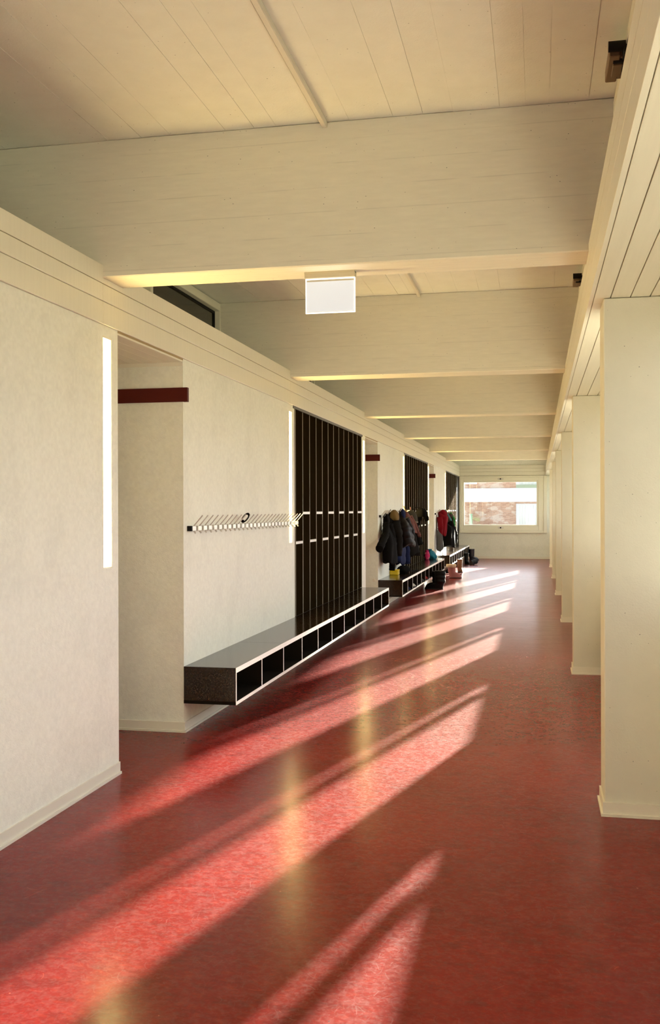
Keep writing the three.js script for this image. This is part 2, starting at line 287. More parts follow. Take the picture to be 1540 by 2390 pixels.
// ledge over the wall and boarded fascia
struct('wall_left', box(-3.2, -2.365, 2.55, 2.778, BACK, END), M.plaster, 'ledge above the corridor wall');
const FX = -2.33, rows = [[2.526, 2.6495], [2.6535, 2.7455]];
{
  const f = structGroup('trim_1', 'cream boarded fascia along the left wall');
  obj('backing', box(FX - 0.035, FX - 0.008, 2.53, 2.778, BACK, END), M.groove, f);
  const cuts = [BACK, 0.9, ...BEAM.slice(2), END];
  for (const [y0, y1] of rows) for (let i = 0; i + 1 < cuts.length; i++) obj('board', box(FX - 0.02, FX, y0, y1, cuts[i] + 0.001, cuts[i + 1] - 0.001, 0.002), M.board, f);
  const tops = [BACK, ...BEAM.flatMap((d) => [d, d + BT]), END];
  for (let i = 0; i + 1 < tops.length; i++) obj('board', box(FX - 0.02, FX, 2.7495, i % 2 ? 2.7795 : 2.848, tops[i], tops[i + 1]), M.board, f);
  const g = structGroup('trim_2', 'cream boarded fascia along the window side');
  obj('backing', box(0.268, 0.30, 2.545, 2.778, BACK, END), M.groove, g);
  for (const [y0, y1] of [[2.532, 2.640], [2.6425, 2.725]]) for (let i = 0; i + 1 < cuts.length; i++) obj('board', box(0.253, 0.273, y0, y1, cuts[i] + 0.0006, cuts[i + 1] - 0.0006, 0.0012), M.board, g);
  for (let i = 0; i + 1 < tops.length; i++) obj('board', box(0.253, 0.273, 2.7275, i % 2 ? 2.7795 : 2.818, tops[i], tops[i + 1]), M.board, g);
  // soffit boards over the window bays
  const s = structGroup('trim_3', 'cream tongue and groove soffit over the window bays');
  obj('backing', box(0.273, 0.84, 2.544, 2.56, BACK, END), M.groove, s);
  const cs = [BACK, 0.9, ...PIL.slice(2).map((d) => d + 0.14), END];
  let x = 0.2765;
  for (const w of [0.079, 0.094, 0.092, 0.092, 0.092, 0.1]) { for (let i = 0; i + 1 < cs.length; i++) obj('board', box(x, x + w - 0.0045, 2.532, 2.546, cs[i] + 0.001, cs[i + 1] - 0.001, 0.0015), M.board, s); x += w; }
}
// high wall on the window side above the fascia, with its closed vent window
struct('wall_right', box(0.40, 0.95, 2.56, CEIL + 0.004, BACK, END), M.concrete, 'wall above the window bays');
for (let i = 1; i < 7; i++) {
  const w = structGroup('trim_4', 'closed high vent window above the window side fascia'), a = BEAM[i] + BT + 0.03, b = BEAM[i + 1] - 0.002;
  obj('frame', ringX(0.372, 0.40, 2.86, 3.505, a, b, 0.05, 0.05, 0.05, 0.05, 0.003), M.frame, w);
  obj('sash', ringX(0.380, 0.40, 2.91, 3.455, a + 0.05, b - 0.05, 0.04, 0.04, 0.04, 0.04, 0.003), M.housing, w);
  obj('pane', box(0.390, 0.40, 2.95, 3.415, a + 0.09, b - 0.09), M.darkGlass, w);
}
// high inner windows into the dark classrooms on the left
{
  const fr = [];
  for (let i = 1; i < 7; i++) {
    const b = BEAM[i + 1] - 0.002, a = b - 1.80, w = structGroup('window_' + (i + 1), 'high inner window with dark glass above the left ledge');
    obj('frame', ringX(-3.2, -3.03, 2.80, 3.522, a, b, 0.05, 0.022, 0.08, 0.075, 0.004), M.frame, w);
    obj('pane', box(-3.2, -3.095, 2.88, 3.447, a + 0.05, b - 0.022), M.darkGlass, w);
    obj('gasket', ringX(-3.095, -3.083, 2.88, 3.447, a + 0.05, b - 0.022, 0.02, 0.02, 0.02, 0.02), M.black, w);
  }
}
// doorways in the left wall
NICHE.forEach(([a, b], i) => {
  const s = structGroup('trim_' + (5 + i), 'boarded lining over a classroom doorway');
  obj('backing', box(-3.2, XL + 0.001, 2.515, 2.54, a, b), M.groove, s);
  for (let x = XL - 0.002, k = 0; x > -3.2; x -= 0.092, k++) obj('board', box(Math.max(-3.2, x - 0.089), x, 2.503, 2.517, a + 0.001, b - 0.001, 0.001), M.board, s);
  obj('cove', box(-3.2, XL, 2.478, 2.503, b - 0.006, b), M.trim, s);
  const d = structGroup('door_' + (i + 1), 'cream classroom door in its recess');
  obj('leaf', box(-3.2, -3.165, 0.005, 2.1, a + 0.06, b - 0.06, 0.003), M.board, d);
  obj('frame', ringX(-3.2, -3.14, 0, 2.16, a, b, 0.06, 0.06, 0.001, 0.06, 0.003), M.frame, d);
  obj('door_handle', [rod([-3.165, 1.05, a + 0.14], [-3.10, 1.05, a + 0.14], 0.009), rod([-3.10, 1.05, a + 0.14], [-3.10, 1.05, a + 0.26], 0.009)], M.steel, d);
  struct('baseboard_left', [box(-3.2, XL + 0.009, 0.012, 0.068, b - 0.009, b), box(-3.2, XL + 0.018, 0, 0.014, b - 0.018, b)], M.trim, 'cream baseboard at the side of a doorway');
});
for (const [a, b] of wallPieces) struct('baseboard_left', [box(XL, XL + 0.009, 0.012, 0.068, a, b), box(XL, XL + 0.018, 0, 0.014, a, b)], M.trim, 'pale baseboard along the left wall');
for (const [a, b] of LOCK) struct('baseboard_left', [box(XL, XL + 0.009, 0.012, 0.068, a, b), box(XL, XL + 0.018, 0, 0.014, a, b)], M.trim, 'pale baseboard below the lockers');
// window side: low wall, ribbon window, head
struct('wall_right', box(0.76, 0.95, 0, 1.03, BACK, END), M.plaster, 'low wall under the side windows');
struct('wall_right', box(0.76, 0.84, 2.42, 2.56, BACK, END), M.plaster, 'window head on the right');
for (let i = 0; i < 8; i++) {
  const a = PIL[i] + 0.142, b = i < 7 ? PIL[i + 1] + 0.142 : END, p = i < 7 ? PIL[i + 1] : END, w = structGroup('window_' + (8 + i), 'ribbon window between two pillars');
  obj('frame', [box(0.76, 0.80, 2.39, 2.42, a, b), box(0.765, 0.80, 1.03, 1.035, a, b), box(0.765, 0.80, 1.03, 2.42, b + 0.06, b + 0.09)], M.frame, w);
  obj('mullion', box(0.70, 0.80, 1.03, 2.42, p - 0.44, p - 0.37, 0.003), M.track, w, 'dark post');
  obj('pane', box(0.781, 0.784, 1.03, 2.42, a, b), M.glass, w);
}
// end wall with its window
{
  const e = structGroup('wall_end', 'cream end wall below and around the window');
  obj('plaster', [box(XL - 0.06, 0.95, 0, 0.80, END, END + 0.2), box(XL - 0.06, XL + 0.05, 0.80, 2.5, END, END + 0.2), box(0.24, 0.95, 0.80, 2.5, END, END + 0.2), box(-3.4, 0.95, 2.5, CEIL, END, END + 0.2), box(-3.4, XL - 0.06, 0, 2.5, END, END + 0.2)], M.plaster, e);
  struct('baseboard_end', [box(XL, 0.757, 0.012, 0.068, END - 0.009, END), box(XL, 0.757, 0, 0.014, END - 0.018, END)], M.trim, 'cream baseboard of the end wall');
  const h = structGroup('trim_8', 'boarded fascia over the end window');
  for (const [y0, y1] of [[2.535, 2.648], [2.652, 2.748], [2.752, 2.85]]) obj('board', box(FX, 0.253, y0, y1, END - 0.05, END - 0.03, 0.002), M.board, h);
  obj('backing', box(FX, 0.253, 2.535, 2.84, END - 0.03, END), M.groove, h);
  const w = structGroup('window_1', 'large end window in a deep cream frame');
  obj('casing', ring(XL + 0.004, 0.29, 0.785, 2.525, END - 0.08, END + 0.1, 0.055, 0.10, 0.075, 0.045, 0.004), M.frame, w);
  obj('frame', ring(-2.282, 0.19, 0.86, 2.48, END - 0.05, END + 0.1, 0.045, 0.155, 0.135, 0.095, 0.006), M.frame, w);
  obj('sash', ring(-2.237, 0.035, 0.995, 2.385, END - 0.03, END + 0.08, 0.042, 0.052, 0.038, 0.05, 0.006), M.frame, w);
  obj('pane', box(-2.195, -0.017, 1.033, 2.335, END + 0.02, END + 0.024), M.glass, w);
  for (const y of [2.432, 0.945]) { const l = obj('latch', box(-1.175, -1.010, y - 0.028, y + 0.028, END - 0.062, END - 0.05, 0.003), M.alu, w); obj('latch_bolt', box(-1.115, -1.075, y - 0.02, y + 0.02, END - 0.075, END - 0.062, 0.004), M.dark, l); }
  obj('handle', [box(-2.272, -2.252, 1.62, 1.74, END - 0.07, END - 0.05, 0.004)], M.frame, w);
}

// ------------------------------------------------------------------ wall lamps set flush in the plaster
const lampWhere = ['nearest, beside the first doorway', 'left of the first tall locker front', 'right of the first locker front', 'above the dark coats', 'right of the second locker front', 'above the red coat, farthest'];
LAMPS.forEach(([a, b], i) => {
  const t = thing('wall_lamp', `white glowing strip lamp set in the left wall, ${lampWhere[i]}`, 'lamp', [XL, LY[0], a], 'strip lamps along the left wall'), H = LY[1] - LY[0], W = b - a;
  obj('frame', ringX(-0.09, -0.001, 0, H, 0, W, 0.006, 0.006, 0.006, 0.012), M.frame, t);
  obj('diffuser', box(-0.09, -0.012, 0.006, H - 0.012, 0.006, W - 0.006), M.lamp, t);
  const l = new THREE.RectAreaLight(new THREE.Color(1, 0.74, 0.30), LAMP_I, W - 0.014, H - 0.02);
  l.name = 'wall_lamp_glow'; l.position.set(XL - 0.004, LY[0] + H / 2, -(a + b) / 2); l.rotation.y = -Math.PI / 2; scene.add(l);
});

// ------------------------------------------------------------------ benches with shoe compartments
function makeBench(label, d0, n, cell, seam) {
  const L = n * cell + 0.012, t = thing('shoe_bench', label, 'bench', [XL + 0.0015, 0, d0], 'dark brown benches along the left wall'), D = 0.369, y0 = 0.197, y1 = 0.446;
  const tops = seam ? [[0, seam], [seam, L]] : [[0, L]];
  for (const [a, b] of tops) { const s = obj('seat_board', box(0, D - 0.003, y1 - 0.034, y1, a + 0.0007, b - 0.0007, 0.0012), M.brown, t); obj('edging', box(D - 0.003, D, y1 - 0.034, y1 - 0.0004, a + 0.0007, b - 0.0007), M.edge, s, 'white edge strip'); }
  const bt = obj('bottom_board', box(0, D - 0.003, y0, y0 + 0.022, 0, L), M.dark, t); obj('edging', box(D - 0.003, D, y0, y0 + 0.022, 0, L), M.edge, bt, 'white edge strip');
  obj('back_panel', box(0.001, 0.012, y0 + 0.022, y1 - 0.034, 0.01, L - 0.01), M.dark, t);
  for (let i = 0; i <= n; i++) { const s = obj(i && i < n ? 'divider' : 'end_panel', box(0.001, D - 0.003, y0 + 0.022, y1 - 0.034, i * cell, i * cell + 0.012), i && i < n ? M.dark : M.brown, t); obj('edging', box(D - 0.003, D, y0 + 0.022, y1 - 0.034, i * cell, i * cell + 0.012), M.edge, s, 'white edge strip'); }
  return t;
}
makeBench('dark brown wall bench with white-edged shoe compartments, empty, nearest', 6.371, 11, 0.634, 1.27);
makeBench('dark brown wall bench with white-edged compartments under dark coats, yellow box on it', 14.762, 11, 0.6195, 1.24);
makeBench('far sunlit wall bench under red coat, next to end window', 22.98, 11, 0.611, 0);

// ------------------------------------------------------------------ tall locker fronts
[['tall dark brown locker front with pale vertical strips, nearest, behind the empty bench', 12], ['tall dark brown locker front behind hats and pink and teal bags', 12], ['tall dark brown locker front beside the end window, partly sunlit', 14]].forEach(([label, n], k) => {
  const [a, b] = LOCK[k], L = Math.min(b - a, 3.835), t = thing('locker', label, 'locker', [XL, 0, a], 'tall brown lockers along the left wall'), y0 = 0.447, y1 = 2.495, w0 = (3.835 - 0.05) / 12, N = k === 2 ? 11 : 12;
  obj('carcass', box(-0.5, -0.024, 0.07, 2.51, 0.002, b - a - 0.002), M.dark, t);
  for (let i = 0; i < N; i++) {
    const p = 0.04 + i * w0, q = p + w0, s = i % 2 ? 1.471 : 1.175, x0 = -0.022, x1 = -0.003;
    const lo = obj('door', box(x0, x1, y0 + 0.002, s - 0.016, p + 0.005, q - 0.004, 0.001), M.door, t), hi = obj('door', box(x0, x1, s + 0.014, y1, p + 0.005, q - 0.004, 0.001), M.door, t);
    obj('grip_strip', box(x0, x1 + 0.004, s - 0.014, s + 0.012, p + 0.005, q - 0.004, 0.002), M.edge, lo, 'pale horizontal grip strip');
  }
  for (let i = 0; i <= N; i++) obj('edging', box(-0.022, 0.001, y0 + 0.002, y1, 0.04 + i * w0 - 0.003, 0.04 + i * w0 + 0.004), M.strip, t, 'pale metal vertical strip');
  obj('side_strip', box(-0.022, -0.004, y0, y1, 0.001, 0.033), M.door, t);
  const e = Math.min(b + 0.045, END), u = struct('trim_9', [box(XL - 0.002, XL + 0.006, 2.499, 2.508, a - 0.065, e), box(XL - 0.002, XL + 0.006, 2.511, 2.525, a - 0.065, e), box(XL - 0.002, XL + 0.003, 2.508, 2.511, a - 0.065, e)], M.track, 'dark grey track over a tall locker front');
});

// ------------------------------------------------------------------ coat racks
function makeRack(label, d0, n, y) {
  const t = thing('coat_rack', label, 'coat rack', [XL, y, d0], 'coat racks on the left wall'), s = 0.1155;
  obj('rail', box(0, 0.012, 0.002, 0.034, 0.02, n * s), M.steel, t);
  obj('end_cap', box(0, 0.034, 0, 0.036, 0, 0.02, 0.002), M.black, t);
  const blk = box(0.012, 0.034, 0, 0.036, -0.036, 0.036, 0.003), peg = [rod([0.030, -0.0, 0], [0.040, -0.016, 0], 0.006, 8)], pin = [rod([0.024, 0.03, 0], [0.092, 0.108, 0], 0.0042, 8)];
  const G = mergeGeometries([blk, ...peg.map(muv)]), P = mergeGeometries(pin);
  for (let i = 0; i < n; i++) { const h = obj('hook', G, M.alu, t); h.position.z = -(0.058 + i * s); obj('pin', P, M.alu, h, 'slanting pin'); }
  return t;
}
makeRack('silver coat rack with rows of slanting pins, empty, on the near wall', 6.45, 27, 1.358);
makeRack('silver coat rack holding the dark coats and hats', 14.86, 27, 1.385);
makeRack('silver coat rack holding the red coat, farthest', 23.2, 27, 1.385);

// ------------------------------------------------------------------ red number bands by the doorways
NICHE.forEach(([, b], i) => {
  const t = thing('door_band', `dark red band wrapped round the wall corner, ${['at the nearest doorway', 'at the second doorway', 'at the farthest doorway'][i]}`, 'sign', [XL, 2.234, b], 'dark red bands beside the doorways');
  obj('front_plate', box(-0.80, 0.034, 0, 0.096, -0.012, -0.0005, 0.001), M.red, t);
  obj('return_plate', box(0.0005, 0.034, 0, 0.096, -0.0005, 0.02, 0.0006), M.red, t);
});

// ------------------------------------------------------------------ lit sign under the first beam
{
  const t = thing('escape_sign', 'blank white lit panel sign hanging under the concrete beam', 'sign', [-1.0865, 2.561, 5.245]);
  obj('housing', [box(-0.1385, 0.1365, 0.187, 0.219, -0.022, 0.03, 0.002), box(-0.1385, 0.1365, 0.211, 0.2195, -0.024, 0.03)], M.housing, t, 'beige housing');
  obj('rim', ring(-0.1365, 0.1355, 0, 0.187, -0.006, 0.006, 0.0045, 0.0055, 0.005, 0.006, 0.001), M.signRim, t, 'bright clear edge');
  obj('backing', box(-0.131, 0.13, 0.005, 0.182, -0.002, 0.002), M.housing, t);
  obj('panel', box(-0.1285, 0.1275, 0.0085, 0.170, -0.006, 0.006, 0.001), M.sign, t, 'white lit panel');
  const l = new THREE.RectAreaLight(new THREE.Color(1, 0.98, 0.94), 0.6, 0.255, 0.16); l.name = 'escape_sign_glow'; l.position.set(-1.0865, 2.65, -5.236); l.rotation.y = Math.PI; scene.add(l);
}
// cable trunking along the ceiling, one length per bay
[[BEAM[1] + BT, BEAM[2], 'nearest bay'], [BEAM[2] + BT, BEAM[3], 'second bay, behind the lit sign']].forEach(([a, b, w]) => {
  const t = thing('cable_trunking', `slim cream cable trunking on the ceiling, ${w}`, 'cable duct', [-1.083, CEIL, a], 'ceiling cable ducts');
  obj('duct', box(-0.014, 0.014, -0.028, 0, 0, b - a, 0.002), M.trim, t);
  obj('lid', box(-0.012, 0.012, -0.031, -0.028, 0.01, b - a - 0.004, 0.001), M.trim, t);
});
// window openers on the high vent windows
[[4.36, 'nearest'], [8.55, 'second, small']].forEach(([d, w]) => {
  const t = thing('window_opener', `metal window opener with black rollers on the high vent window, ${w}`, 'window opener', [0.372, 3.41, d], 'window openers on the vent windows');
  obj('body', box(-0.070, -0.022, 0, 0.05, 0, 0.26, 0.004), M.bronze, t);
  obj('bracket', [box(-0.022, 0, 0.005, 0.04, 0.02, 0.24, 0.002), box(-0.05, -0.01, -0.012, 0, 0.06, 0.18, 0.002)], M.bronze, t);
  obj('roller', rod([-0.075, 0.03, -0.03], [-0.005, 0.03, -0.03], 0.022, 14), M.black, t);
  obj('roller', rod([-0.05, 0.01, 0.05], [0.0, 0.01, 0.05], 0.017, 14), M.black, t);
  obj('arm', [box(-0.014, 0, 0, 0.03, -0.05, 0.16, 0.003)], M.black, t);
});
// radiator under the window between the two nearest pillars
{
  const t = thing('radiator', 'white panel radiator behind the nearest pillar', 'radiator', [0.57, 0.12, 5.65]);
  obj('panel', box(0.012, 0.10, 0, 0.54, 0, 3.50, 0.006), M.trim, t);
  const fins = []; for (let d = 0.03; d < 3.46; d += 0.05) fins.push(box(0, 0.012, 0.02, 0.52, d, d + 0.03, 0.003));
  obj('ribbing', fins, M.trim, t); obj('top_grille', box(0.0, 0.10, 0.54, 0.552, 0, 3.50, 0.002), M.trim, t);
  obj('foot', box(0.03, 0.08, -0.12, 0, 0.2, 0.24), M.trim, t); obj('foot', box(0.03, 0.08, -0.12, 0, 3.2, 3.24), M.trim, t);
}
{ const t = thing('door_stop', 'small white round knob low on the doorway side wall', 'door stop', [-2.40, 0.445, 14.75]); obj('knob', rod([0, 0, -0.035], [0, 0, -0.006], 0.02, 18), M.trim, t); obj('base', rod([0, 0, -0.006], [0, 0, 0], 0.026, 18), M.trim, t); }
// ------------------------------------------------------------------ clothes on the racks
const sp = (v, e) => Math.sign(v) * Math.abs(v) ** e;
const F = {
  jet: cloth([0.0022, 0.002, 0.002], { specularIntensity: 0.1 }), black: cloth([0.006, 0.0055, 0.005], { specularIntensity: 0.1 }), soot: cloth([0.011, 0.010, 0.009], { specularIntensity: 0.1 }), puffer: cloth([0.009, 0.006, 0.005], { roughness: 0.5, specularIntensity: 0.15 }), olive: cloth([0.17, 0.105, 0.035]), navy: cloth([0.012, 0.018, 0.06]), rose: cloth([0.16, 0.065, 0.055]),
  felt: cloth([0.05, 0.045, 0.032]), red: cloth([0.17, 0.004, 0.009]), grey: cloth([0.075, 0.072, 0.07]), teal: cloth([0.06, 0.17, 0.17]), umber: cloth([0.045, 0.03, 0.022]), green: cloth([0.012, 0.16, 0.025]), white: cloth([0.8, 0.78, 0.74]),
  yellow: mat([0.72, 0.50, 0.01], { roughness: 0.4 }), pink: cloth([0.60, 0.04, 0.16]), petrol: cloth([0.01, 0.16, 0.24], { roughness: 0.6 }), brownLeather: mat([0.17, 0.065, 0.025], { roughness: 0.6 }), roseLeather: mat([0.36, 0.12, 0.11], { roughness: 0.6 }), wool: cloth([0.70, 0.52, 0.36]),
  rubber: mat([0.016, 0.02, 0.03], { roughness: 0.25 }), leather: mat([0.006, 0.006, 0.006], { roughness: 0.6, specularIntensity: 0.3 }), sole: mat([0.02, 0.018, 0.016], { roughness: 0.8 }), canvas: cloth([0.6, 0.58, 0.55]), crimson: cloth([0.35, 0.03, 0.03]),
};
// body of a garment hanging against the wall from its loop: w half width along the wall, p half depth, quilted n times
function bodyShape(len, w, p, { ph = 0, flare = 0.2, quilt = 0, lean = 0, top = 0.3, out = 0.012, n = 26, m = 30 } = {}) {
  return loft(n, m, (t, a) => {
    const s = smooth(0, top, t), q = 1 + (quilt ? 0.11 * Math.abs(Math.sin(Math.PI * quilt * t)) ** 0.6 - 0.05 : 0), ww = lerp(0.05, w * (1 + flare * t), s) * q, pp = lerp(0.028, p * (1 + 0.5 * flare * t), s) * q;
    const fold = 1 + 0.17 * s * Math.sin(5 * a + ph + 1.5 * Math.sin(3 * t + ph)) + 0.07 * s * Math.sin(11 * a + 2 * ph + 4 * t), c = sp(Math.cos(a), 0.85), e = sp(Math.sin(a), 0.85);
    return [out + pp + e * pp * (e > 0 ? fold : 1) + lean * t * t * 0.5, -len * t + 0.035 * Math.sin(2 * a + ph) * t * t, c * ww * (1 + 0.05 * Math.sin(9 * t + ph)) + lean * t];
  });
}
const hoodShape = (w, h, p, ph) => loft(12, 18, (t, a) => { const r = Math.sin(Math.PI * clamp(0.04 + 0.94 * t)) ** 0.7, f = 1 + 0.12 * Math.sin(4 * a + ph + 5 * t); return [0.03 + p + Math.sin(a) * p * r * f, 0.04 - h * t, Math.cos(a) * w * r * f * (1 - 0.3 * t)]; });
function coat(label, category, at, m, { len = 0.7, w = 0.2, p = 0.1, hood, sleeves = [], loopM, group = 'clothes on the second rack', name = 'jacket', ...o }) {
  const t = thing(name, label, category, [XL + at[0], at[1], at[2]], group);
  obj('body', bodyShape(len, w, p, o), m, t);
  for (const [pts, r0, r1] of sleeves) { const s = obj('sleeve', tube(pts, r0, r1, { ph: pts[1][2] * 9, crease: 0.09 }), m, t); const e = pts[pts.length - 1], b = pts[pts.length - 2], q = e.map((v, i) => v + (v - b[i]) * 0.08); obj('cuff', tube([e, q], r1 * 1.06, r1 * 0.95, { n: 3, crease: 0.02 }), m, s); }
  if (hood) obj('hood', hoodShape(hood[0], hood[1], hood[2], 1.3), hood[3] ?? m, t);
  obj('hanging_loop', tube([[0.02, 0, -0.015], [0.05, 0.045, 0], [0.02, 0, 0.015]], 0.005, 0.005, { n: 8, m: 6, crease: 0 }), loopM ?? m, t);
  return t;
}
coat('black jacket spread on the rack end, one sleeve reaching past the wall corner', 'jacket', [0.02, 1.40, 15.08], F.black, { len: 0.70, w: 0.21, p: 0.085, ph: 0.4, flare: 0.3, top: 0.6, hood: [0.09, 0.2, 0.04], sleeves: [[[[0.07, -0.12, -0.08], [0.09, -0.28, -0.28], [0.06, -0.46, -0.66]], 0.05, 0.058], [[[0.10, -0.12, 0.06], [0.16, -0.42, 0.08], [0.14, -0.80, 0.04]], 0.055, 0.045]] });
coat('dark quilted jacket with an olive brown hood', 'jacket', [0.02, 1.46, 15.62], F.soot, { len: 0.62, w: 0.19, p: 0.09, quilt: 5, ph: 2, top: 0.45, hood: [0.13, 0.25, 0.075, F.olive], sleeves: [[[[0.14, -0.14, -0.12], [0.20, -0.4, -0.16], [0.19, -0.66, -0.14]], 0.07, 0.055]] });
coat('long navy blue quilted coat hanging lowest, below the black puffer', 'coat', [0.005, 1.44, 16.66], F.navy, { name: 'coat', len: 0.84, w: 0.24, p: 0.06, quilt: 6, ph: 1.1, flare: 0.25, sleeves: [[[[0.08, -0.14, 0.2], [0.14, -0.5, 0.26], [0.15, -0.84, 0.26]], 0.065, 0.06]] });
coat('shiny black brown puffer jacket jutting out over the navy coat', 'jacket', [0.13, 1.475, 16.05], F.puffer, { len: 0.56, w: 0.22, p: 0.08, quilt: 5, ph: 3.2, lean: 0.09, flare: 0.4, top: 0.5, hood: [0.08, 0.2, 0.045, F.navy], sleeves: [[[[0.10, -0.12, 0.1], [0.19, -0.34, 0.16], [0.16, -0.54, 0.1]], 0.07, 0.05]] });
coat('dusty pink striped jacket between the puffer and the round hat', 'jacket', [0.10, 1.465, 17.02], F.rose, { len: 0.34, w: 0.12, p: 0.07, ph: 0.9, lean: 0.1, top: 0.5, sleeves: [[[[0.10, -0.08, 0.04], [0.18, -0.24, 0.10], [0.25, -0.42, 0.12]], 0.042, 0.03]] });
coat('charcoal jacket flaring out widely below the round hat', 'jacket', [0.02, 1.30, 17.55], F.soot, { len: 0.60, w: 0.2, p: 0.10, ph: 4, flare: 0.35, lean: 0.06, top: 0.5, sleeves: [[[[0.12, -0.05, 0.05], [0.22, -0.26, 0.12], [0.27, -0.42, 0.12]], 0.055, 0.07]] });
{
  const t = thing('beanie', 'round dark olive hat with a pale rim, left of the earflap hat', 'hat', [XL + 0.17, 1.385, 17.42], 'hats on the second rack');
  obj('crown', loft(12, 22, (u, a) => { const r = 0.115 * Math.sqrt(Math.max(0, 1 - (1 - u) ** 2.2)) * (1 + 0.03 * Math.sin(9 * a)); return [Math.cos(a) * r, 0.11 - 0.2 * u, Math.sin(a) * r]; }), F.felt, t);
  obj('rim', loft(4, 22, (u, a) => { const r = 0.118 + 0.008 * Math.sin(Math.PI * u); return [Math.cos(a) * r, -0.085 - 0.035 * u, Math.sin(a) * r]; }), cloth([0.16, 0.14, 0.10]), t);
  obj('strap', tube([[0.02, 0.09, 0.02], [-0.06, 0.13, 0.03], [-0.12, 0.10, 0.04]], 0.007, 0.007, { n: 8, m: 6, crease: 0 }), F.felt, t);
}
{
  const t = thing('earflap_hat', 'black hat with long hanging earflaps in front of the second locker', 'hat', [XL + 0.285, 1.42, 17.95], 'hats on the second rack');
  obj('crown', loft(12, 22, (u, a) => { const r = 0.12 * Math.sqrt(Math.max(0, 1 - (1 - u) ** 2.4)) * (1 + 0.05 * Math.sin(5 * a + 1)); return [Math.cos(a) * r, 0.12 - 0.17 * u, Math.sin(a) * r]; }), F.jet, t);
  obj('loop', tube([[0, 0.11, 0], [-0.10, 0.125, 0], [-0.18, 0.05, 0]], 0.006, 0.006, { n: 8, m: 6, crease: 0 }), F.jet, t);
  obj('earflap', tube([[-0.05, -0.02, 0.05], [-0.07, -0.14, 0.05], [-0.09, -0.27, 0.03]], 0.075, 0.028, { crease: 0.05, n: 10 }), F.jet, t);
  obj('earflap', tube([[0.07, -0.02, 0.02], [0.09, -0.07, 0.03], [0.11, -0.12, 0.02]], 0.06, 0.03, { crease: 0.05, n: 8 }), F.jet, t);
}
{ const t = thing('scarf', 'narrow pink band hanging between the two hats', 'scarf', [XL + 0.10, 1.52, 17.85]); obj('band', tube([[0.005, 0.03, 0], [0.02, -0.12, 0.01], [0.015, -0.36, 0]], 0.013, 0.012, { crease: 0.05, flat: 0.5 }), F.rose, t); obj('fringe', [-1, 0, 1].map((k) => rod([0.015 + 0.006 * k, -0.36, 0], [0.015 + 0.009 * k, -0.395, 0], 0.002, 5)), F.rose, t); }
{ const t = thing('strap', 'short yellow strap looped over a rack pin above the round hat', 'strap', [XL + 0.08, 1.545, 17.25]); obj('band', tube([[-0.02, 0.02, 0], [0.0, -0.04, 0.02], [0.04, -0.11, 0.03]], 0.008, 0.008, { crease: 0.02, n: 8, m: 8 }), F.yellow, t); obj('buckle', box(0.03, 0.05, -0.125, -0.105, -0.045, -0.015, 0.003), F.black, t).position.z = -0.06; }
const G3 = 'clothes on the farthest rack';
coat('bright red jacket with hood, first on the farthest rack', 'jacket', [0.02, 1.46, 23.72], F.red, { group: G3, len: 0.56, w: 0.2, p: 0.12, ph: 0.7, flare: -0.55, top: 0.25, hood: [0.13, 0.26, 0.1], sleeves: [[[[0.06, -0.14, -0.16], [0.09, -0.36, -0.2], [0.07, -0.56, -0.16]], 0.07, 0.06]] });
coat('long black coat flaring out below the red jacket', 'coat', [0.02, 1.30, 24.2], F.black, { name: 'coat', group: G3, len: 0.70, w: 0.2, p: 0.15, ph: 2.2, flare: 0.3, top: 0.4, sleeves: [[[[0.24, -0.12, 0.1], [0.34, -0.38, 0.3], [0.33, -0.60, 0.3]], 0.075, 0.07]] });
coat('grey trousers hanging lowest at the near end of the farthest rack', 'trousers', [0.01, 1.02, 23.33], F.grey, { name: 'trousers', group: G3, len: 0.46, w: 0.11, p: 0.07, ph: 5, flare: 0.35 });
{ const t = thing('scarf', 'teal scarf between the red jacket and the dark bag', 'scarf', [XL + 0.14, 1.46, 24.32], G3); obj('band', tube([[0.0, 0.03, 0], [0.08, -0.1, 0.05], [0.16, -0.26, 0.1]], 0.035, 0.03, { crease: 0.08, flat: 0.5 }), F.teal, t); obj('fringe', [-1, 0, 1].map((k) => rod([0.16 + 0.01 * k, -0.25, 0.1], [0.17 + 0.012 * k, -0.30, 0.1], 0.003, 5)), F.teal, t); }
{ const t = thing('backpack', 'dark brown bag hanging beside the green jacket', 'bag', [XL + 0.03, 1.47, 24.7], G3); obj('body', bodyShape(0.33, 0.15, 0.12, { ph: 1, flare: 0.05 }), F.umber, t); obj('strap', tube([[0.2, -0.05, -0.06], [0.27, -0.2, -0.06], [0.22, -0.42, -0.04]], 0.012, 0.012, { n: 8, m: 8, crease: 0.02 }), F.black, t); }
coat('green jacket, last on the farthest rack', 'jacket', [0.02, 1.46, 25.2], F.green, { group: G3, len: 0.36, w: 0.15, p: 0.10, ph: 2.7, sleeves: [[[[0.16, -0.06, 0.05], [0.24, -0.2, 0.1], [0.25, -0.38, 0.1]], 0.05, 0.04]] });
coat('small red and white cloth hanging low over the sunlit bench', 'cloth', [0.03, 0.86, 25.7], F.red, { name: 'towel', group: G3, len: 0.26, w: 0.12, p: 0.05, ph: 1.9, loopM: F.white });

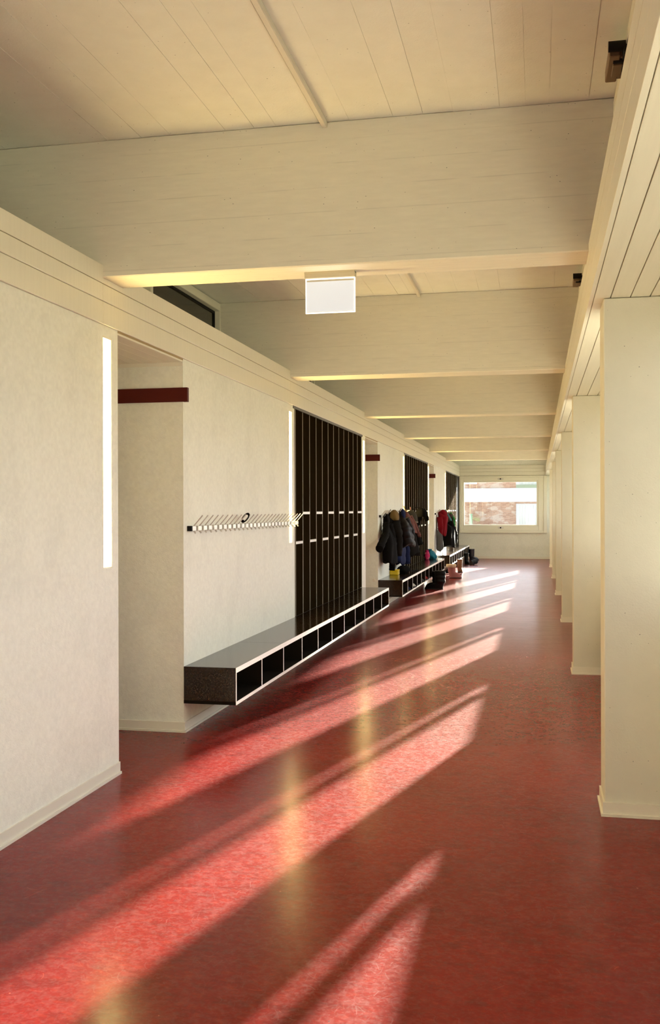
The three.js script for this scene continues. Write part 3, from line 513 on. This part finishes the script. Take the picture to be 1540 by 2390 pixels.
// ------------------------------------------------------------------ boots and shoes: toe along +x before turning
function boot(name, label, category, at, turn, m, { h = 0.32, L = 0.26, w = 0.05, r = 0.062, slouch = 0, cuff, group, top = 1.08, fh = 0.10, lean = 0 } = {}) {
  const t = thing(name, label, category, at, group), heel = 0.055;
  t.rotation.y = turn;
  const ext = (y) => { const k = Math.sqrt(Math.max(0, 1 - (y / fh) ** 2)), s = clamp((y - fh) / Math.max(0.001, h - fh)), R = r * lerp(1, top, s) * (1 + slouch * Math.sin(y * 85 + 1)); return [lerp(R, L - heel, k), lerp(R, heel, k), lerp(R * 0.9, w, k)]; };
  obj('upper', loft(26, 22, (u, a) => { const y = 0.012 + (h - 0.012) * u, [f, b, ww] = ext(y), c = Math.cos(a); return [(c > 0 ? c * f : c * b) + lean * u * u, y, Math.sin(a) * ww * (1 + slouch * 0.8 * Math.sin(y * 70 + 2 * a))]; }), m, t);
  obj('sole', loft(3, 22, (u, a) => { const c = Math.cos(a); return [c > 0 ? c * (L - heel + 0.006) : c * (heel + 0.006), 0.018 * u, Math.sin(a) * (w + 0.004) * (c > 0.2 ? 1.06 : 0.92)]; }), F.sole, t);
  if (cuff) obj('cuff', loft(8, 22, (u, a) => { const R = r * top * (1.12 + 0.14 * Math.sin(Math.PI * u) + 0.04 * Math.sin(7 * a) + 0.1 * u); return [Math.cos(a) * R + lean, h - 0.055 + 0.07 * u, Math.sin(a) * R]; }), cuff, t);
  else obj('top_band', loft(4, 22, (u, a) => { const [f, b, ww] = ext(h); return [(Math.cos(a) > 0 ? f : b) * 1.04 * Math.cos(a) + lean, h - 0.014 + 0.016 * u, Math.sin(a) * ww * 1.06]; }), m, t);
  return t;
}
function shoe(label, at, turn, m, o = {}) { return boot('shoe', label, 'shoe', at, turn, m, { h: 0.085, L: 0.22, w: 0.042, r: 0.046, fh: 0.075, top: 1, ...o }); }
boot('boot', 'black slouchy boot in front of the second bench, toe to the left', 'boot', [-1.79, 0, 18.72], Math.PI + 0.12, F.leather, { h: 0.35, L: 0.29, r: 0.098, w: 0.055, slouch: 0.05, top: 1.05, fh: 0.12 });
boot('boot', 'black slouchy boot close behind the nearest boot, toe farther left', 'boot', [-1.86, 0, 18.92], Math.PI + 0.05, F.leather, { h: 0.33, L: 0.29, r: 0.095, w: 0.055, slouch: 0.05, top: 1.08, fh: 0.12 });
boot('boot', 'dusty pink boot with a cream woolly cuff, toe to the right', 'boot', [-1.83, 0, 21.85], 0.1, F.roseLeather, { h: 0.29, L: 0.26, r: 0.080, w: 0.06, cuff: F.wool, lean: -0.015, fh: 0.13 });
boot('boot', 'tall brown boot standing behind the pink boot', 'boot', [-1.82, 0, 23.95], -1.2, F.brownLeather, { h: 0.31, r: 0.064, L: 0.24 });
shoe('low black shoe on the floor left of the brown boot', [-2.06, 0, 23.62], Math.PI - 0.1, F.leather, { h: 0.10 });
boot('boot', 'dark upright boot before the end of the farthest bench', 'boot', [-1.905, 0, 27.4], -1.0, F.leather, { h: 0.31, r: 0.058, L: 0.23, w: 0.045 });
{ const b = boot('boot', 'dark boot lying on its side beside the dark upright boot', 'boot', [-1.88, 0.062, 27.40], 0.3, F.leather, { h: 0.25, r: 0.065, L: 0.24 }); b.rotation.set(0, 1.1, -1.45); b.position.set(-1.75, 0.062, -27.05); }
boot('boot', 'navy rubber boot by the end wall, toe to the right', 'boot', [-1.90, 0, 29.60], 0.15, F.rubber, { h: 0.33, r: 0.08, L: 0.27 });
boot('boot', 'navy rubber boot standing behind the other by the end wall', 'boot', [-1.92, 0, 29.82], 0.1, F.rubber, { h: 0.33, r: 0.08, L: 0.27 });
boot('boot', 'small dark boot standing on the sunlit farthest bench', 'boot', [-2.13, 0.446, 25.35], 1.9, F.umber, { h: 0.2, r: 0.05, L: 0.2 });
shoe('white and red shoe in the third compartment of the second bench', [-2.10, 0.219, 16.34], 0.25, F.canvas, { L: 0.2 });
shoe('dark blue shoe in the second compartment of the second bench', [-2.11, 0.219, 15.72], 0.1, F.navy, { L: 0.2 });
shoe('grey shoe in the fifth compartment of the second bench', [-2.10, 0.219, 17.56], 0.2, F.grey, { L: 0.2 });
shoe('crimson shoe in the sixth compartment of the second bench', [-2.10, 0.219, 18.18], 0.15, F.crimson, { L: 0.2 });

// ------------------------------------------------------------------ on the second bench
{ const t = thing('lunch_box', 'yellow lunch box on the near end of the second bench', 'box', [-2.335, 0.446, 15.93]); obj('tub', box(0, 0.135, 0, 0.062, 0, 0.19, 0.008), F.yellow, t); obj('lid', box(-0.002, 0.138, 0.064, 0.084, -0.003, 0.193, 0.007), F.yellow, t); obj('clip', box(0.138, 0.144, 0.045, 0.078, 0.07, 0.12, 0.002), F.yellow, t); }
{ const t = thing('bag', 'pink gathered cloth bag standing before the second locker', 'bag', [-2.275, 0.446, 20.95]); obj('body', loft(16, 22, (u, a) => { const r = 0.056 * Math.sin(Math.PI * clamp(0.12 + 0.80 * u)) ** 0.5 * (1 + 0.06 * Math.sin(6 * a + 4 * u)); return [Math.cos(a) * r, 0.185 * u, Math.sin(a) * r * 1.3]; }), F.pink, t); obj('neck', loft(6, 18, (u, a) => { const r = 0.022 + 0.018 * u + 0.004 * Math.sin(7 * a); return [Math.cos(a) * r, 0.175 + 0.03 * u, Math.sin(a) * r]; }), F.pink, t); const dots = []; for (let k = 0; k < 16; k++) { const u = 0.12 + 0.7 * rnd(), a = rnd() * 6.283, r = 0.0575 * Math.sin(Math.PI * clamp(0.12 + 0.80 * u)) ** 0.5 * (1 + 0.06 * Math.sin(6 * a + 4 * u)), g = new THREE.SphereGeometry(0.0075, 8, 6); g.translate(Math.cos(a) * r, 0.185 * u, -Math.sin(a) * r * 1.3); dots.push(g.toNonIndexed()); } const q = obj('flower_print', dots, F.wool, t); q.userData.kind = 'stuff'; }
{ const t = thing('bag', 'teal blue slumped cloth bag right of the pink bag', 'bag', [-2.19, 0.446, 21.20]); t.scale.set(1.2, 1.2, 1.2); obj('body', loft(20, 26, (u, a) => { const r = Math.sin(Math.PI * clamp(0.1 + 0.86 * u)) ** 0.6, f = 1 + 0.09 * Math.sin(5 * a + 6 * u) + 0.05 * Math.sin(9 * a - 4 * u); return [-0.035 * u + Math.cos(a) * 0.105 * r * f * (1 - 0.35 * u), 0.155 * u * (1 + 0.06 * Math.sin(3 * a)), Math.sin(a) * 0.13 * r * f * (1 - 0.3 * u)]; }), F.petrol, t); obj('top_knot', loft(6, 16, (u, a) => { const r = 0.022 + 0.016 * u + 0.006 * Math.sin(5 * a); return [-0.045 + Math.cos(a) * r, 0.135 + 0.045 * u, Math.sin(a) * r]; }), F.petrol, t); }
{ const t = thing('shoulder_bag', 'black slumped bag on the second bench under the navy coat', 'bag', [-2.19, 0.446, 16.55]); obj('body', loft(14, 24, (u, a) => { const r = Math.sin(Math.PI * clamp(0.12 + 0.8 * u)) ** 0.55, f = 1 + 0.08 * Math.sin(4 * a + 3 * u); return [Math.cos(a) * 0.105 * r * f, 0.12 * u, Math.sin(a) * 0.17 * r * f]; }), F.black, t); obj('strap', tube([[0.05, 0.1, -0.08], [0.10, 0.03, 0.05], [0.12, 0.012, 0.35], [0.14, 0.009, 0.75]], 0.009, 0.008, { n: 20, m: 8, crease: 0.02 }), F.black, t); }
// ------------------------------------------------------------------ left on the empty rack
{ const t = thing('headband', 'black looped band hanging over the pins of the empty rack', 'headband', [XL + 0.065, 1.44, 7.62]); const g = new THREE.TorusGeometry(0.034, 0.008, 10, 28); g.scale(0.55, 1.15, 1.6); obj('loop', g.toNonIndexed(), F.black, t).rotation.set(0.2, 0.2, -0.7); obj('seam', box(-0.03, -0.014, -0.036, -0.016, -0.014, 0.014, 0.004), F.black, t); }


// ------------------------------------------------------------------ outside
struct('ground', box(-60, 60, -0.5, -0.35, -30, 36), mat([0.06, 0.07, 0.035], { roughness: 0.95 }), 'unseen ground outside the side windows, darkened to bounce less light');  // unseen ground, kept dark so less sunlight bounces in onto the pillars
struct('ground', box(-60, 60, -0.5, -0.35, 36, 150), mat([0.85, 0.84, 0.80], { roughness: 0.95 }), 'unseen pale ground added to bounce light onto the brick house');  // unseen, made pale to act as a reflector for the house front
{
  const brick = tex(512, 512, (u, v) => { const r = Math.floor(v * 32), x = u * 10 + (r % 2) * 0.5, c = Math.floor(x), f = x - c, g = v * 32 - r, m = f < 0.06 || g < 0.14, h = hash(c % 10, r, 3), w = smooth(0.5, 0.72, fbm(u, v, 6, 8, 4, 5)); const k = m ? [205, 190, 170] : [lerp(200, 228, h), lerp(148, 186, h), lerp(118, 154, h)]; return k.map((q, i) => lerp(q, [235, 222, 205][i], w * 0.75)); }, 2.5, 2.2);  // lightened brick; the pale patches paint overexposed glare into its colour
  const t = thing('house', 'pale brick house with white storey band beyond the end window', 'building', [0, -0.35, 70]);
  obj('wall', box(-14, 10, 0, 6.6, 0, 8), mat([1, 1, 1], { map: brick, roughness: 0.9 }), t, 'brick wall with overexposed glare painted in');
  obj('storey_band', box(-14.1, 10.1, 2.376, 3.33, -0.18, 0.001, 0.01), mat([0.92, 0.92, 0.92]), t, 'white band');
  for (const [x0, x1, y0, y1] of [[-1.43, 0.55, 0.5, 2.25], [-1.43, 1.2, 3.34, 5.0], [-7.0, -4.1, 3.62, 5.0]]) {
    const f = obj('window', ring(x0, x1, y0, y1, -0.06, 0.02, 0.2, 0.12, 0.1, 0.06, 0.01), mat([0.9, 0.9, 0.88]), t);
    obj('pane', box(x0 + 0.2, x1 - 0.12, y0 + 0.1, y1 - 0.06, -0.02, 0.01), mat([0.62, 0.68, 0.66], { roughness: 0.15 }), f);
    const fold = []; for (let k = 0; k < 9; k++) { const x = x0 + 0.24 + k * (x1 - x0 - 0.42) / 9; fold.push(rod([x, y0 + 0.1, -0.02], [x + 0.06, y1 - 0.06, -0.02], 0.016, 6)); }
    obj('curtain', fold, mat([0.9, 0.92, 0.9]), f, 'white curtain folds');
  }
  obj('planter', box(-1.42, 1.2, 3.33, 3.56, -0.16, -0.06), mat([0.42, 0.50, 0.34]), t, 'greenish sill box');
  obj('roof', box(-14.4, 10.4, 6.6, 6.85, -0.4, 8.4, 0.02), mat([0.4, 0.36, 0.32]), t);
  const g = thing('post', 'pale green square post before the brick house', 'post', [-4.45, -0.35, 68.6]); obj('shaft', box(-0.1, 0.1, 0, 1.5, 0, 0.2, 0.01), mat([0.45, 0.72, 0.45]), g); obj('cap', box(-0.12, 0.12, 1.5, 1.56, -0.02, 0.22, 0.01), mat([0.5, 0.75, 0.5]), g);
}

// ------------------------------------------------------------------ finish
scene.traverse((o) => { if (o.isMesh) { o.castShadow = o.receiveShadow = true; } delete o.userData.n; });
renderer.render(scene, camera);
